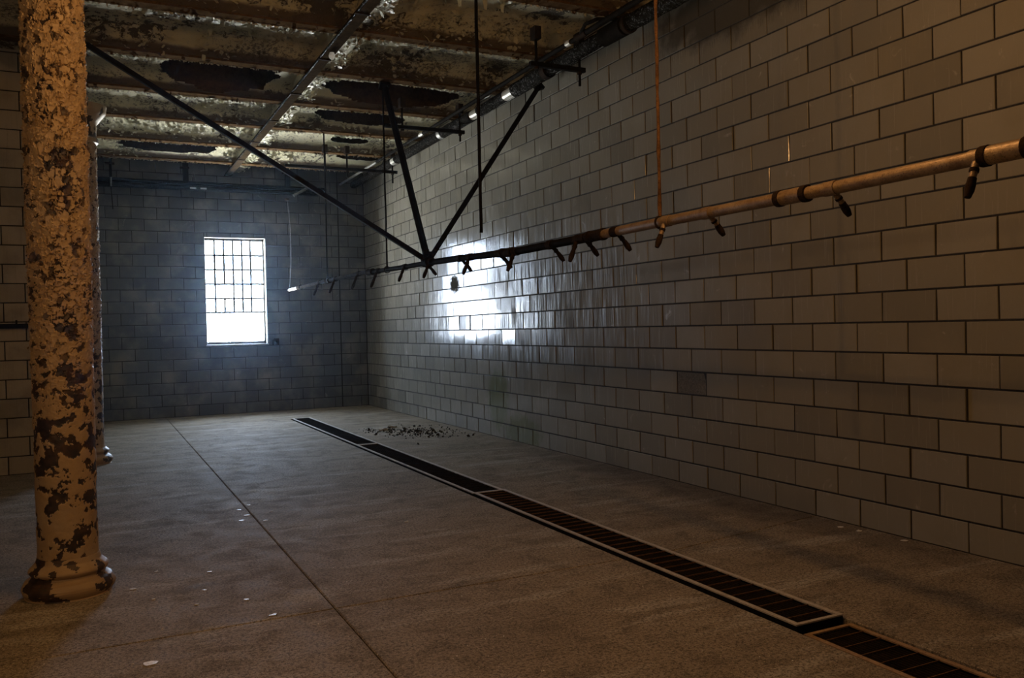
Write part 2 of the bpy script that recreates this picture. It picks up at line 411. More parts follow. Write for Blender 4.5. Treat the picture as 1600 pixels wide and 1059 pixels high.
# ------------------------------------------------------------------ ceiling: jack arches between beams
m = MB(); m.box((XL-.3, Y0-.3, 4.74), (.3, YB+.5, 4.9)); ceil = struct(m.build('ceiling', VOID), 'ceiling of peeling plaster vaults between beams')
SP = 1.385; BY0 = 5.25; BH = .07; ZB = 4.30
ks = range(-6, 8)
holes = {3: [(-3.32, 10.33, .64, .36), (-1.20, 10.42, .86, .24)], 4: [(-1.22, 11.80, .62, .17)], 6: [(-3.55, 14.60, .74, .17), (-.45, 14.55, .42, .12)], 7: [(-3.5, 15.72, .56, .17), (-1.7, 15.72, .5, .16)], 5: [(-1.0, 13.25, .3, .07)]}
def vault(k):
    ya, yb = BY0+k*SP+BH-.01, min(BY0+(k+1)*SP-BH+.01, YB+.02)
    full = SP-2*BH+.02
    fine = k >= 0
    nx, ny = (240, 34) if fine else (60, 16)
    if k in holes: nx, ny = 420, 60
    xs = np.linspace(-4.86 if fine else XL, 0.02, nx)
    v = []; idx = -np.ones((nx, ny), int); 
    for i, x in enumerate(xs):
        for j in range(ny):
            y = ya+(yb-ya)*j/(ny-1); s_ = (y-ya)/full
            z = ZB+.02+.19*(1-abs(2*s_-1)**3.2)
            n_ = noise.fractal(Vector((x*3.1, y*3.1, k*7.)), 1, 2, 4)
            z += .010*n_+.006*noise.noise(Vector((x*18, y*18, 3)))
            inside = False
            for (hx, hy, rx, ry) in holes.get(k, []):
                ax = (x-hx)/rx; ay = (y-hy)/ry
                e = abs(ax)**2.2+abs(ay)**2.2+.28*noise.fractal(Vector((x*4, y*9, k)), 1, 2, 5)
                if e < 1: inside = True
                elif e < 1.5: z -= .016*(1.5-e)
            if not inside: idx[i, j] = len(v); v.append((x, y, z))
    f = []
    for i in range(nx-1):
        for j in range(ny-1):
            q = (idx[i,j], idx[i,j+1], idx[i+1,j+1], idx[i+1,j])
            if min(q) >= 0: f.append(tuple(int(a) for a in q))
    m = MB(); m.poly(v, f); o = m.build('vault', CEIL, ceil, smooth=True); return o
for k in range(-6, 8): vault(k)
m = MB()
for k in range(0, 8):                                             # coarse vaults of the dark bay beyond the columns
    ya, yb = BY0+k*SP+BH, min(BY0+(k+1)*SP-BH, YB)
    n = 10; vs = []
    for j in range(n+1):
        s_ = j/n; z = ZB+.02+.19*(1-abs(2*s_-1)**3.2); vs += [(XL, ya+(yb-ya)*s_, z), (-4.88, ya+(yb-ya)*s_, z)]
    m.poly(vs, [(2*j, 2*j+2, 2*j+3, 2*j+1) for j in range(n)])
stuff(m.build('side_bay_vaults', CEIL, ceil, smooth=True))
def flakes(n, place, size, mat, name, parent, thick=.0):
    """many small curled chips joined in one mesh"""
    m = MB()
    for _ in range(n):
        p, nrm = place(); s = random.uniform(*size); nrm = Vector(nrm).normalized()
        a = nrm.orthogonal().normalized(); a.rotate(Matrix.Rotation(random.uniform(0, 6.28), 3, nrm)); b = nrm.cross(a)
        c = random.uniform(.1, .6)*s; l = random.uniform(.6, 1.6)
        P = Vector(p)
        g0 = [P-a*s*l-b*s*.5, P-a*s*l*.8+b*s*.6, P+b*s*.7+nrm*c*.3, P-b*s*.6+nrm*c*.3, P+a*s*l+b*s*.45+nrm*c*1.6, P+a*s*l*.9-b*s*.5+nrm*c*1.6]
        m.poly(g0, [(0,3,2,1), (3,5,4,2)])
    return stuff(m.build(name, mat, parent))
def vz(y):
    k = math.floor((y-BY0)/SP); s_ = (y-BY0-k*SP-BH)/(SP-2*BH)
    return ZB if s_ <= 0 or s_ >= 1 else ZB+.02+.19*(1-abs(2*s_-1)**3.2)
def in_hole(x, y):
    k = math.floor((y-BY0)/SP)
    return any(((x-hx)/rx)**2+((y-hy)/ry)**2 < 1.25 for hx, hy, rx, ry in holes.get(k, []))
def ceil_spot():
    while True:
        x = random.uniform(-4.7, -.05); y = random.uniform(5.5, 15.85)
        if noise.fractal(Vector((x*1.4, y*1.4, 1.3)), 1, 2, 3) < -.05 or in_hole(x, y): continue
        z = vz(y)-.004
        if z < ZB+.01: continue
        return (x, y, z), (random.gauss(0, .4), random.gauss(0, .5), -1)
flakes(6500, ceil_spot, (.010, .036), RIB, 'paint_curls', ceil)
# beams
for k in ks:
    y = BY0+k*SP
    m = MB(); m.box((XL, y-BH, ZB), (.05, y+BH, ZB+.022)); m.box((XL, y-.012, ZB+.02), (.05, y+.012, 4.74))
    o = m.build('ceiling_beam', BEAM, ceil)
    if k >= 0:
        def edge_spot(y=y):
            return (random.uniform(-4.75, -.05), y+BH+random.uniform(-.012, .014), ZB+random.uniform(-.008, .016)), (random.gauss(0,.5), .9, random.uniform(-1, .6))
        flakes(520, edge_spot, (.006, .016), CRUST, 'flange_crust', ceil)
        def under_spot(y=y):
            return (random.uniform(-4.75, -.05), y+random.uniform(-BH, BH), ZB-.002), (random.gauss(0,.5), random.gauss(0,.5), -1)
        flakes(70, under_spot, (.008, .03), BEAM, 'rust_scales', ceil)
# plaster rib that crosses the vaults beside the conduit, and the girder over the columns
bm_ = MB(); n = 420
for side in (0,):
    vs = []; fs = []
    for i in range(n):
        y = Y0+(YB-Y0)*i/(n-1); a = .03*noise.noise(Vector((y*5, 0, 1))); b = .04*noise.noise(Vector((y*4, 3, 1)))
        zz = ZB+.045+.02*noise.noise(Vector((y*7, 0, 0)))
        vs += [(-2.46, y, 4.6), (-2.44+a*.5, y, zz+.02), (-2.38, y, zz), (-2.28+b*.5, y, zz+.01), (-2.20+b, y, zz+.05), (-2.17, y, 4.6)]
    for i in range(n-1):
        for j in range(5): fs.append((i*6+j, (i+1)*6+j, (i+1)*6+j+1, i*6+j+1))
    bm_.poly(vs, fs)
rib = bm_.build('plaster_rib', RIB, ceil, smooth=True)
def rib_spot():
    return (random.uniform(-2.46, -2.2), random.uniform(5.5, 15.8), ZB+.04), (random.gauss(0,.5), random.gauss(0,.5), -1)
flakes(900, rib_spot, (.01, .035), RIB, 'plaster_curls', ceil)
m = MB(); m.box((-4.99, Y0, 4.06), (-4.79, YB, 4.085)); m.box((-4.905, Y0, 4.08), (-4.875, YB, 4.28)); m.box((-4.99, Y0, 4.275), (-4.79, YB, 4.30))
gird = m.build('girder', BEAM, ceil)

# larger curls of plaster hanging loose above the pipes
for x, y, l_ in ((-1.72, 6.95, .17), (-1.56, 6.75, .13), (-1.33, 6.88, .16), (-2.9, 7.3, .10), (-1.1, 9.1, .08), (-3.6, 8.9, .08)):
    m = MB(); vs = []; n = 8; zt = vz(y)-.002; w0 = .03
    for i in range(n+1):
        s_ = i/n; ww = w0*(1-.5*s_)*(1+.3*noise.noise(Vector((s_*5, x, y)))); dy = .05*math.sin(s_*2.2)+.02*noise.noise(Vector((s_*3, x, 4)))
        vs += [(x-ww, y+dy, zt-l_*s_), (x+ww, y+dy+.012, zt-l_*s_)]
    fs = [(2*i, 2*i+1, 2*i+3, 2*i+2) for i in range(n)]
    vs += [(a, b+.006, c) for a, b, c in vs]; k0 = 2*(n+1)
    fs += [(k0+2*i+2, k0+2*i+3, k0+2*i+1, k0+2*i) for i in range(n)]
    m.poly(vs, fs).build('hanging_peel', RIB, ceil, True)

# ------------------------------------------------------------------ window
win = struct(empty('window_1', (-2.395, YB+.2, WZ0)), 'bright barred steel window in the end wall')
def L(m): return [(x+2.395, y-YB-.2, z-WZ0) for x, y, z in m.v]
def wpart(name, m, mat, parent=win, smooth=False):
    if parent is win: m.v = L(m)
    return m.build(name, mat, parent, smooth)
WY = YB+.2
m = MB()
for a, b in (((WX0, WY-.02, WZ0), (WX0+.028, WY+.03, WZ1)), ((WX1-.028, WY-.02, WZ0), (WX1, WY+.03, WZ1)), ((WX0, WY-.02, WZ1-.045), (WX1, WY+.03, WZ1)), ((WX0, WY-.02, WZ0), (WX1, WY+.03, WZ0+.06))): m.box(a, b)
wpart('window_frame', m, SASH)
e = .011
for a, b in (((WX0, YB-.006, WZ0), (WX0+e, YB+.02, WZ1)), ((WX1-e, YB-.006, WZ0), (WX1, YB+.02, WZ1)), ((WX0, YB-.006, WZ1-e), (WX1, YB+.02, WZ1))):
    m = MB(); m.box(a, b); wpart('edge_trim', m, EDGE)
m = MB(); m.box((WX0-.01, YB-.012, WZ0-.012), (WX1+.01, YB+.19, WZ0+.012)); wpart('window_sill', m, EDGE)
# jamb tiles
v = 0; i = 0
while v < WZ1:
    v1 = R0 if i == 0 else v+H; a, b = max(v, WZ0+.014), min(v1, WZ1-.012)
    if b-a > .04:
        for s in (-1, 1):
            o = link('jamb_tile', tile_mesh(.155, b-a-GAP, TILE), win)
            x = WX0+.004 if s < 0 else WX1-.004
            o.location = (x+2.395, YB+.10-WY, (a+b)/2-WZ0); o.rotation_euler = (random.gauss(0, .01), 0, R(90 if s < 0 else -90)+random.gauss(0, .01))
    v = v1; i += 1
gx = [WX0+.028, -2.733, -2.572, -2.412, -2.256, -2.105, WX1-.028]
gz = [WZ0+.06, 1.825, 2.075, 2.338, 2.600, 2.858, WZ1-.045]
for i in range(1, 6):
    m = MB()
    segs = [(gz[1], gz[6])]
    if i == 2: segs = [(gz[1], gz[2]), (gz[3], gz[6])]
    for a, b in segs: m.box((gx[i]-.017, WY-.010, a), (gx[i]+.017, WY+.012, b))
    wpart('muntin', m, SASH)
for j in range(1, 6):
    m = MB(); m.box((gx[0], WY-.010, gz[j]-.017), (gx[6], WY+.010, gz[j]+.017)); wpart('glazing_bar', m, SASH)
for i in range(6):
    for j in range(1, 6):
        m = MB(); m.box((gx[i]+.017, WY-.002, gz[j]+.017), (gx[i+1]-.017, WY+.002, gz[j+1]-.017))
        wpart('pane', m, GREYGLASS if (i, j) in ((2,3),(3,3),(1,2),(2,2),(3,2),(2,1),(3,1)) else GLASS)
m = MB(); m.box((gx[0], WY-.002, gz[0]), (gx[6], WY+.002, gz[1]-.017)); wpart('pane', m, GLASS)

# ------------------------------------------------------------------ iron columns
def column_shaft(rad=.160, z0=.17, z1=4.06):
    nu, nz = 260, 760
    vs = np.zeros((nz, nu, 3)); chip = np.zeros(nz*nu); tone = np.zeros(nz*nu)
    for j in range(nz):
        z = z0+(z1-z0)*j/(nz-1)
        up_ = min(1, max(0, (z-.75)/1.1)); rr = rad-.004*(1-z/4)
        for i in range(nu):
            a = 2*math.pi*i/nu; ca, sa = math.cos(a), math.sin(a)
            p = Vector((ca*rad, sa*rad, z))
            q = p*(20+9*up_); q.z *= .8
            q += noise.turbulence_vector(p*14, 3, True)*1.0
            d, pts = noise.voronoi(q)
            e = d[1]-d[0]; cell = noise.cell_vector(pts[0]*3.7)
            curl = max(0, .38-e)/.38
            t_ = (q-pts[0]).dot(cell-Vector((.5,.5,.5)))
            big = noise.fractal(p*10+Vector((3,0,0)), .75, 2.1, 7); sm = noise.fractal(p*15+Vector((0,4,0)), .8, 2.1, 4)
            gz_ = math.exp(-((z-.85)/.42)**2)
            c = 1 if big > .36-.27*gz_+.12*up_ or (z < 1.3 and sm > .47-.1*gz_) else 0
            if up_ > .3 and cell.x < .10: c = max(c, .55)
            h = up_*(.013*curl*curl*cell.y+.019*t_) + .0015*noise.noise(p*40)+.003*noise.noise(p*13)
            if e < .05: h -= .009*up_
            ed = .10*max(0, .25+1.6*noise.noise(p*8+Vector((2, 2, 9))))
            if e < ed and up_ > .2: c = max(c, .6)
            h -= .004*(c > .5)
            vs[j, i] = (ca*(rr+h), sa*(rr+h), z); k = j*nu+i; chip[k] = c; tone[k] = .25+.75*cell.z*up_+.35*(1-up_)
    f = [(j*nu+i, j*nu+(i+1)%nu, (j+1)*nu+(i+1)%nu, (j+1)*nu+i) for j in range(nz-1) for i in range(nu)]
    m = MB(); m.v = [tuple(x) for x in vs.reshape(-1, 3)]; m.f = f
    me = m.mesh('shaft', PAINT, True)
    for n_, d_ in (('chip', chip), ('tone', tone)):
        at = me.attributes.new(n_, 'FLOAT', 'POINT'); at.data.foreach_set('value', d_.astype(np.float32))
    return me
def lathe_paint(name, prof, n=120, sub=5):
    # refine profile, chip it
    pr = []
    for (r0, z0), (r1, z1) in zip(prof[:-1], prof[1:]):
        for s in range(sub): pr.append((r0+(r1-r0)*s/sub, z0+(z1-z0)*s/sub))
    pr.append(prof[-1]); m = MB(); m.lathe(pr, n); chip = []; tone = []; nv = []
    for x, y, z in m.v:
        p = Vector((x, y, z)); b = noise.fractal(p*7+Vector((9, 0, 4)), .9, 2.1, 5); c = 1 if b > .20 else 0
        h = 1+.012*noise.noise(p*22)-.012*c; nv.append((x*h, y*h, z)); chip.append(c); tone.append(.5+.4*noise.noise(p*6))
    m.v = nv; me = m.mesh(name, PAINT, True)
    for n_, d_ in (('chip', chip), ('tone', tone)):
        at = me.attributes.new(n_, 'FLOAT', 'POINT'); at.data.foreach_set('value', np.asarray(d_, np.float32))
    return me
col1 = tag(empty('iron_column', (-4.885, 5.43, 0)), 'thick round iron column with peeling tan paint, nearest the camera', 'column', 'cast iron columns')
shaft_me = column_shaft(); link('shaft', shaft_me, col1)
def torus_prof(r, z0, z1, n=6, bulge=.03):
    return [(r-bulge+bulge*math.sin(math.pi*k/n), z0+(z1-z0)*k/n) for k in range(n+1)]
prof = [(.12, 0), (.226, 0)] + torus_prof(.240, .006, .085, 6, .018) + [(.205, .095), (.190, .108)] + torus_prof(.205, .115, .165, 6, .018) + [(.168, .185), (.160, .215)]
link('base', lathe_paint('base', prof), col1)
capm = lathe_paint('capital', [(.15, 3.62), (.185, 3.64), (.19, 3.68), (.165, 3.71), (.17, 3.85), (.27, 3.98), (.28, 4.055)])
link('capital', capm, col1)
def shaft_spot():
    a = random.uniform(0, 6.28); z = random.triangular(.9, 3.9, 3.0)
    n_ = Vector((math.cos(a), math.sin(a), random.gauss(0, .5)))
    return (.164*math.cos(a), .164*math.sin(a), z), n_
fk = flakes(110, shaft_spot, (.006, .013), PAINT, 'paint_flakes', col1)
col2 = col1.copy(); COL.objects.link(col2); col2.location = (-4.80, 10.80, 0); col2['label'] = 'second round iron column, almost hidden behind the nearest one'
for ch in list(col1.children):
    c = ch.copy(); c.parent = col2; COL.objects.link(c)

# ------------------------------------------------------------------ floor drain grates
def grate(y0, y1, zt, rail, first=None, label=''):
    t = tag(empty('drain_grate', ((TL+TR)/2, (y0+y1)/2, zt)), label, 'drain grate', 'drain grates along the floor')
    hl = (y1-y0)/2-.004; hw = (TR-TL)/2; rw = .028
    for s in (-1, 1):
        m = MB(); m.box((s*hw-(rw if s > 0 else 0), -hl, -.007), (s*hw+(rw if s < 0 else 0), hl, 0)); r_ = m.build('side_rail', rail, t)
        m = MB(); m.box((s*hw-(.006 if s > 0 else -.002), -hl, -.06), (s*hw+(.006 if s < 0 else -.002), hl, -.007)); m.build('shaded_rail_leg', BLACK, r_)  # unlit rail side: its shade put into a black colour
    for s in (-1, 1):
        m = MB(); m.box((-hw+rw, s*hl-(.022 if s > 0 else 0), -.007), (hw-rw, s*hl+(.022 if s < 0 else 0), 0)); r_ = m.build('end_rail', rail, t)
        m = MB(); m.box((-hw+.007, s*hl-(.006 if s > 0 else -.002), -.06), (hw-.007, s*hl+(.006 if s < 0 else -.002), -.007)); m.build('shaded_rail_leg', BLACK, r_)
    nb = 10; bw = .0036
    bar = MB().box((-bw/2, -hl+.02, -.032), (bw/2, hl-.02, -.008)).mesh('bearing_bar', GRATE)
    for i in range(nb):
        o = link('bearing_bar', bar, t); o.location = (-hw+rw+(2*hw-2*rw)*(i+1)/(nb+1), 0, 0)
    cb = MB().box((-hw+rw, -.0024, -.010), (hw-rw, .0024, -.003)).mesh('cross_bar', CROSS if y0 < 6 else GRATE)
    n = int(round((y1-y0)/.100))
    for i in range(1, n):
        o = link('cross_bar', cb, t); o.location = (0, -hl+2*hl*i/n, 0)
    return t
grate(10.42, 14.24, .010, RAIL, label='farthest black drain grate with pale rails, ending near the end wall')
grate(6.745, 10.41, .010, RAIL, label='second drain grate from the end wall, beside the dark crumbs')
grate(2.965, 6.735, .017, RAIL, label='long drain grate with a raised pale lip at its near end')
grate(-.85, 2.93, -.012, RUSTRAIL, label='nearest drain grate with rusty rails, sunk below the raised lip')
m = MB(); m.box((TL-.026, Y0, -.32), (TL-.008, DE, -.035)); m.box((TR+.004, Y0, -.32), (TR+.010, DE, -.035))
for y in np.arange(-.8, 14.3, .5): m.box((TL-.010, y-.02, -.08), (TL+.03, y+.02, -.047)); m.box((TR-.03, y-.02, -.08), (TR+.006, y+.02, -.047))
m.build('drain_channel', VOID, floor)
m = MB(); m.box((TL-.026, Y0, -.32), (TR+.010, -.87, 0)); m.build('slab', FLOOR, floor)

# ------------------------------------------------------------------ shower pipe with its nozzles
sp_ = tag(empty('shower_pipe', (-1.66, 8, 2.1)), 'long overhead shower pipe with downward nozzles hanging above the drain', 'pipe')
O = Vector((-1.66, 8, 2.1))
ZP = [(-.6, 2.06), (1.2, 2.055), (2.1, 2.047), (2.86, 2.042), (4.18, 2.045), (5.06, 2.043), (6.1, 2.045), (6.8, 2.07), (7.3, 2.089), (8.12, 2.112), (8.8, 2.120), (9.8, 2.145), (10.6, 2.168), (11.8, 2.17), (12.7, 2.177), (14.93, 2.172)]
def zp(y):
    for (a, za), (b, zb) in zip(ZP[:-1], ZP[1:]):
        if a <= y <= b: return za+(zb-za)*(y-a)/(b-a)
    return ZP[-1][1]
def seg(y0, y1, mat, rad, name):
    n = max(2, int((y1-y0)/.25)); m = MB()
    m.tube([Vector((-1.66, y0+(y1-y0)*i/n, zp(y0+(y1-y0)*i/n)))-O for i in range(n+1)], rad, 14); m.build(name, mat, sp_, True)
cuts = [-.6, 2.02, 3.10, 4.90, 6.28, 8.12, 10.1, 12.2, 14.1, 14.93]
for i, (a, b) in enumerate(zip(cuts[:-1], cuts[1:])):
    seg(a, b, SHOWER if b < 5.5 else (BLACK if b < 10.2 else GREYPIPE if b < 14.5 else GALV), .030 if b < 8.2 else .026, 'pipe_length')
for y in cuts[1:-1]:
    seg(y-.085, y+.085, DARKJOINT if y > 3.5 else SHOWER, .037, 'coupling')
    for s in (-1, 1): seg(y+s*.085-.016, y+s*.085+.016, DARKJOINT, .041, 'collar')
def nozzle(y, s, dark, length=1.0):
    dx, dz = (.105, -.115) if s > 0 else (-.075, -.150)
    dx *= length; dz *= length
    b = Vector((-1.66, y, zp(y)))-O; m = MB()
    k1 = b+Vector((dx*.32, 0, -.030)); k2 = b+Vector((dx*.62, -.002, dz*.55)); tip = b+Vector((dx*1.05, -.004, dz*1.05))
    n0 = MB().tube([b, b+Vector((dx*.15, 0, -.012)), k1, k2], [.018, .016, .015, .014], 10).build('nozzle_arm', dark, sp_, True)
    MB().tube([k1.lerp(k2, .3), k1.lerp(k2, .55)], [.018, .018], 10).build('collar', DARKJOINT, n0, True)
    h = MB().tube([k2, k2.lerp(tip, .25), k2.lerp(tip, .3), k2.lerp(tip, .65), tip], [.0165, .017, .0185, .0185, .012], 12).build('spray_head', DARKJOINT, n0, True)
    seg(y-.035, y+.035, dark, .034, 'tee')
for y in (2.86, 3.74, 4.66, 5.06, 5.54, 6.43, 7.27, 8.18): nozzle(y, 1, SHOWER if y < 4.5 else DARKJOINT)
for y in (2.13, 4.11, 5.13, 6.12, 7.03, 8.05, 8.82, 9.79, 10.61, 11.76, 12.70): nozzle(y, -1, SHOWER if y < 4.5 else DARKJOINT, 1 if y < 9 else 1.25)
# hangers holding the pipe
def hanger(y, ztop, zbot, rad, mat, label, nm='hanger_rod', bumps=0, sway=0):
    t = tag(empty(nm, (-1.66, y, zbot)), label, 'hanger', 'rods that hung the shower pipe')
    n = 40; pts = []; rd = []
    for i in range(n+1):
        s = i/n; pts.append(Vector((sway*math.sin(s*3.1)+.004*noise.noise(Vector((s*9, y, 0))), .004*noise.noise(Vector((s*9, y, 4))), (ztop-zbot)*s))); rd.append(rad*(1+bumps*noise.noise(Vector((s*60, y, 1)))))
    MB().tube(pts, rd, 8).build('rod', mat, t, True)
    m = MB(); m.box((-.03, -.03, ztop-zbot-.03), (.03, .03, ztop-zbot)); m.build('ceiling_plate', DARKJOINT, t)
    if zbot < 2.25:
        m = MB(); m.tube([Vector((.037*math.cos(a), 0, zp(y)-zbot+.037*math.sin(a))) for a in np.linspace(0, 6.28, 16)], .006, 6, False)
        m.build('clamp', DARKJOINT, t)
    return t
hanger(4.175, 4.34, 2.08, .0105, ROD, 'rust scaled hanger rod dropping to the pipe in front of the tiled wall', bumps=.45)
hanger(6.78, 4.40, 2.27, .0145, BLACK, 'thin dark hanger rod crossing the ceiling, its end just above the pipe', bumps=.15)
hanger(9.45, 4.30, 2.15, .010, BLACK, 'dark hanger rod near the corner of the two tiled walls', bumps=.15)
hanger(12.23, 4.34, 2.18, .010, BLACK, 'dark hanger rod in front of the end wall beside its vertical joint', bumps=.1)
w_ = hanger(14.90, 3.75, 2.18, .004, GALV, 'thin pale wire hanging at the far end of the shower pipe', 'hanging_wire', sway=.045)
w_['category'] = 'wire'

# braces: three iron struts meeting on the pipe
BJ = Vector((-1.66, 8.12, 2.135))
def strut(top, label, rad=.027):
    t = tag(empty('pipe_strut', BJ), label, 'strut', 'struts bracing the shower pipe')
    d = Vector(top)-BJ; L_ = d.length; q = d.to_track_quat('Z', 'Y').to_matrix()
    m = MB(); m.box((-rad, -rad, 0), (rad, -rad+.010, L_), q); m.box((-rad, -rad, 0), (-rad+.010, rad, L_), q); m.build('angle_iron', BLACK, t)
    m = MB(); m.box((-.06, -.05, L_-.03), (.06, .05, L_+.01), q); m.build('end_plate', BLACK, t)
    m = MB()
    for z in (.07, .13): m.tube([q @ Vector((-rad-.012, 0, z)), q @ Vector((-rad+.02, 0, z))], .013, 6)
    m.build('bolts', DARKJOINT, t)
    return t
strut((-4.77, 8.52, 4.10), 'longest iron strut, running from the shower pipe up towards the column')
strut((-1.63, 9.47, 4.27), 'middle iron strut, rising from the shower pipe to the ceiling beam')
strut((-.12, 8.52, 4.17), 'right-leaning iron strut, rising from the shower pipe to the steam pipe')
t = tag(empty('strut_clamp', BJ), 'black bolted clamp where the three struts meet on the shower pipe', 'clamp')
m = MB(); m.tube([(0, -.06, -.02), (0, .06, -.015)], .052, 14); m.build('ring', BLACK, t, True)
m = MB(); m.box((-.045, -.02, .02), (.045, .02, .09)); m.build('lug', BLACK, t)
for s in (-1, 1): MB().tube([(s*.05, -.02, .02), (s*.075, -.02, -.01)], .012, 6).build('bolt', DARKJOINT, t)

# ------------------------------------------------------------------ steam pipes along the wall top
st = tag(empty('steam_pipe', (-.30, 8, 4.14)), 'thick tar-wrapped pipe under the ceiling along the tiled wall', 'pipe')
O2 = Vector((-.30, 8, 4.14))
ZS = [(2, 4.16), (5.8, 4.15), (7, 4.17), (9.9, 4.155), (13, 4.16), (15.55, 4.16)]
def zs(y):
    for (a, za), (b, zb) in zip(ZS[:-1], ZS[1:]):
        if a <= y <= b: return za+(zb-za)*(y-a)/(b-a)
    return ZS[-1][1]
def sseg(y0, y1, rad, mat, name, lump=.0):
    n = max(2, int((y1-y0)/.06)); pts = []; rd = []
    for i in range(n+1):
        y = y0+(y1-y0)*i/n; pts.append(Vector((-.30, y, zs(y)))-O2); rd.append(rad*(1+lump*noise.noise(Vector((y*7, 2, 0)))))
    return MB().tube(pts, rd, 16).build(name, mat, st, True)
for a, b, r_ in ((2, 6.45, .076), (6.45, 7.95, .070), (8.0, 8.75, .080), (9.0, 9.75, .066), (9.98, 13.0, .070), (13.2, 15.55, .066)): sseg(a, b, r_, WRAP, 'wrapped_length', .09)
sseg(6.50, 6.86, .088, BLACK, 'coupling'); sseg(6.42, 6.46, .090, DARKJOINT, 'collar')
sseg(7.93, 8.02, .085, DARKJOINT, 'collar'); sseg(9.68, 10.02, .060, SHINY, 'bare_sleeve'); sseg(8.73, 9.02, .062, SHINY, 'bare_sleeve'); sseg(12.98, 13.22, .058, SHINY, 'bare_sleeve')
sseg(11.0, 11.1, .074, GALV, 'collar')
s2 = tag(empty('conduit_pipe', (-.45, 8, 4.21)), 'slim black pipe running above and beside the thick wrapped pipe', 'pipe')
def cseg(y0, y1, rad, mat, name):
    n = max(2, int((y1-y0)/.2)); return MB().tube([(0, y0-8+(y1-y0)*i/n, .006*noise.noise(Vector((i*.7, 1, 1)))+.01) for i in range(n+1)], rad, 12).build(name, mat, s2, True)
cseg(2, 6.95, .027, BLACK, 'pipe_length'); cseg(7.1, 11.4, .024, BLACK, 'pipe_length'); cseg(11.5, 13.6, .023, WRAP, 'pipe_length'); cseg(13.6, 15.9, .022, GALV, 'pipe_length')
cseg(6.93, 7.12, .031, DARKJOINT, 'coupling'); cseg(7.22, 7.30, .030, SHINY, 'bare_collar'); cseg(11.38, 11.52, .028, SHINY, 'bare_collar')
MB().tube([(-.02, -1.0, .02), (-.06, -1.15, .05), (-.02, -1.3, .055), (.10, -1.35, .055), (.22, -1.42, .03)], .018, 8).build('bent_branch', BLACK, s2, True)
# trapeze hangers that carry both pipes
def trapeze(y, x0, x1, rods, label, z=4.00):
    t = tag(empty('pipe_trapeze', ((x0+x1)/2, y, z)), label, 'hanger', 'trapeze hangers under the steam pipe')
    c = (x0+x1)/2; m = MB(); m.box((x0-c, -.022, -.022), (x1-c, .022, .022)); m.build('cross_bar', BLACK, t)
    for x, dn in rods:
        MB().tube([(x-c, 0, -dn), (x-c, 0, 4.33-z)], .014, 8).build('rod', BLACK, t, True)
        m = MB(); m.box((x-c-.035, -.05, 4.24-z), (x-c+.035, .05, 4.36-z)); m.build('beam_clamp', DARKJOINT, t)
        MB().tube([(x-c, 0, -.045), (x-c, 0, -.02)], .024, 6).build('nut', DARKJOINT, t)
trapeze(7.35, -.84, -.22, ((-.77, .04), (-.28, .16)), 'trapeze hanger nearest the camera, under the thick pipe')
trapeze(10.26, -1.40, -.30, ((-1.15, .04), (-.36, .12)), 'middle trapeze hanger under the thick pipe, beyond the pale sleeve')
trapeze(13.24, -2.02, -.22, ((-1.40, .03), (-1.05, .12), (-.30, .18)), 'farthest trapeze hanger, its long bar reaching across the dark end bay')

# pipes under the ceiling along the end wall
t = tag(empty('end_wall_pipe', (-2.6, 15.62, 4.05)), 'black wrapped pipe under the ceiling along the end wall', 'pipe')
MB().tube([(-2.2+4.0*i/30, .004*noise.noise(Vector((i, 0, 0))), 0) for i in range(31)], [.036*(1+.12*noise.noise(Vector((i*1.7, 4, 0)))) for i in range(31)], 12).build('wrapped_length', WRAP, t, True)
MB().tube([(-2.2+3.85*i/30, -.02, -.085+.004*noise.noise(Vector((i, 2, 0)))) for i in range(31)], [.042*(1+.25*noise.noise(Vector((i*1.3, 9, 0)))) for i in range(31)], 12).build('lower_length', WRAP, t, True)
for x in (-.57, -.40): MB().tube([(x, -.06, -.088), (x+.10, -.06, -.09)], .014, 6).build('pale_tape', SHINY, t)
MB().tube([(1.18, -.17, -.15), (1.50, -.17, .04), (1.56, -.10, .03)], .024, 10).build('tilted_stub', GALV, t, True)
MB().tube([(1.17, -.17, -.157), (1.22, -.17, -.123)], .029, 10).build('collar', GALV, t, True)
for x, w2, lab in ((-4.40, .02, 'hanger bracket of the end wall pipe beside the column'), (-3.23, .045, 'broad hanger bracket of the end wall pipe above the window'), (-1.50, .045, 'hanger bracket of the end wall pipe near the tilted stub')):
    b = tag(empty('pipe_bracket', (x, 15.6, 4.1)), lab, 'bracket', 'brackets of the end wall pipe')
    m = MB(); m.box((-w2, -.02, -.03), (w2, .02, .30)); m.build('strap', BLACK, b)
    m = MB(); m.box((-.09, -.03, .20), (.06, .03, .225)); m.build('top_clip', DARKJOINT, b)
    if x < -4:
        MB().tube([(.0, -.03, -.02), (0, -.03, -.17)], .018, 8).build('pale_pin', GALV, b); MB().tube([(0, -.02, -.17), (.02, -.02, -.55)], .008, 6).build('rod', BLACK, b)
    elif x < -3: MB().tube([(.09, -.02, 0), (.13, -.02, .15), (.16, -.02, 0)], .010, 6).build('rod', GALV, b)
# rod on the stub wall
t = tag(empty('wall_rail', (-5.6, 10.33, 1.575)), 'short black rail on the stub wall behind the column', 'rail')
m = MB(); m.box((-.55, -.012, -.028), (.62, .012, .022)); m.build('bar', BLACK, t)
for x in (-.12, .15): MB().tube([(x, 0, .02), (x, 0, .06)], .010, 6).build('stud', BLACK, t)
for x in (-.45, .5): MB().tube([(x, 0, 0), (x, .045, 0)], .012, 6).build('standoff', BLACK, t)
m = MB()

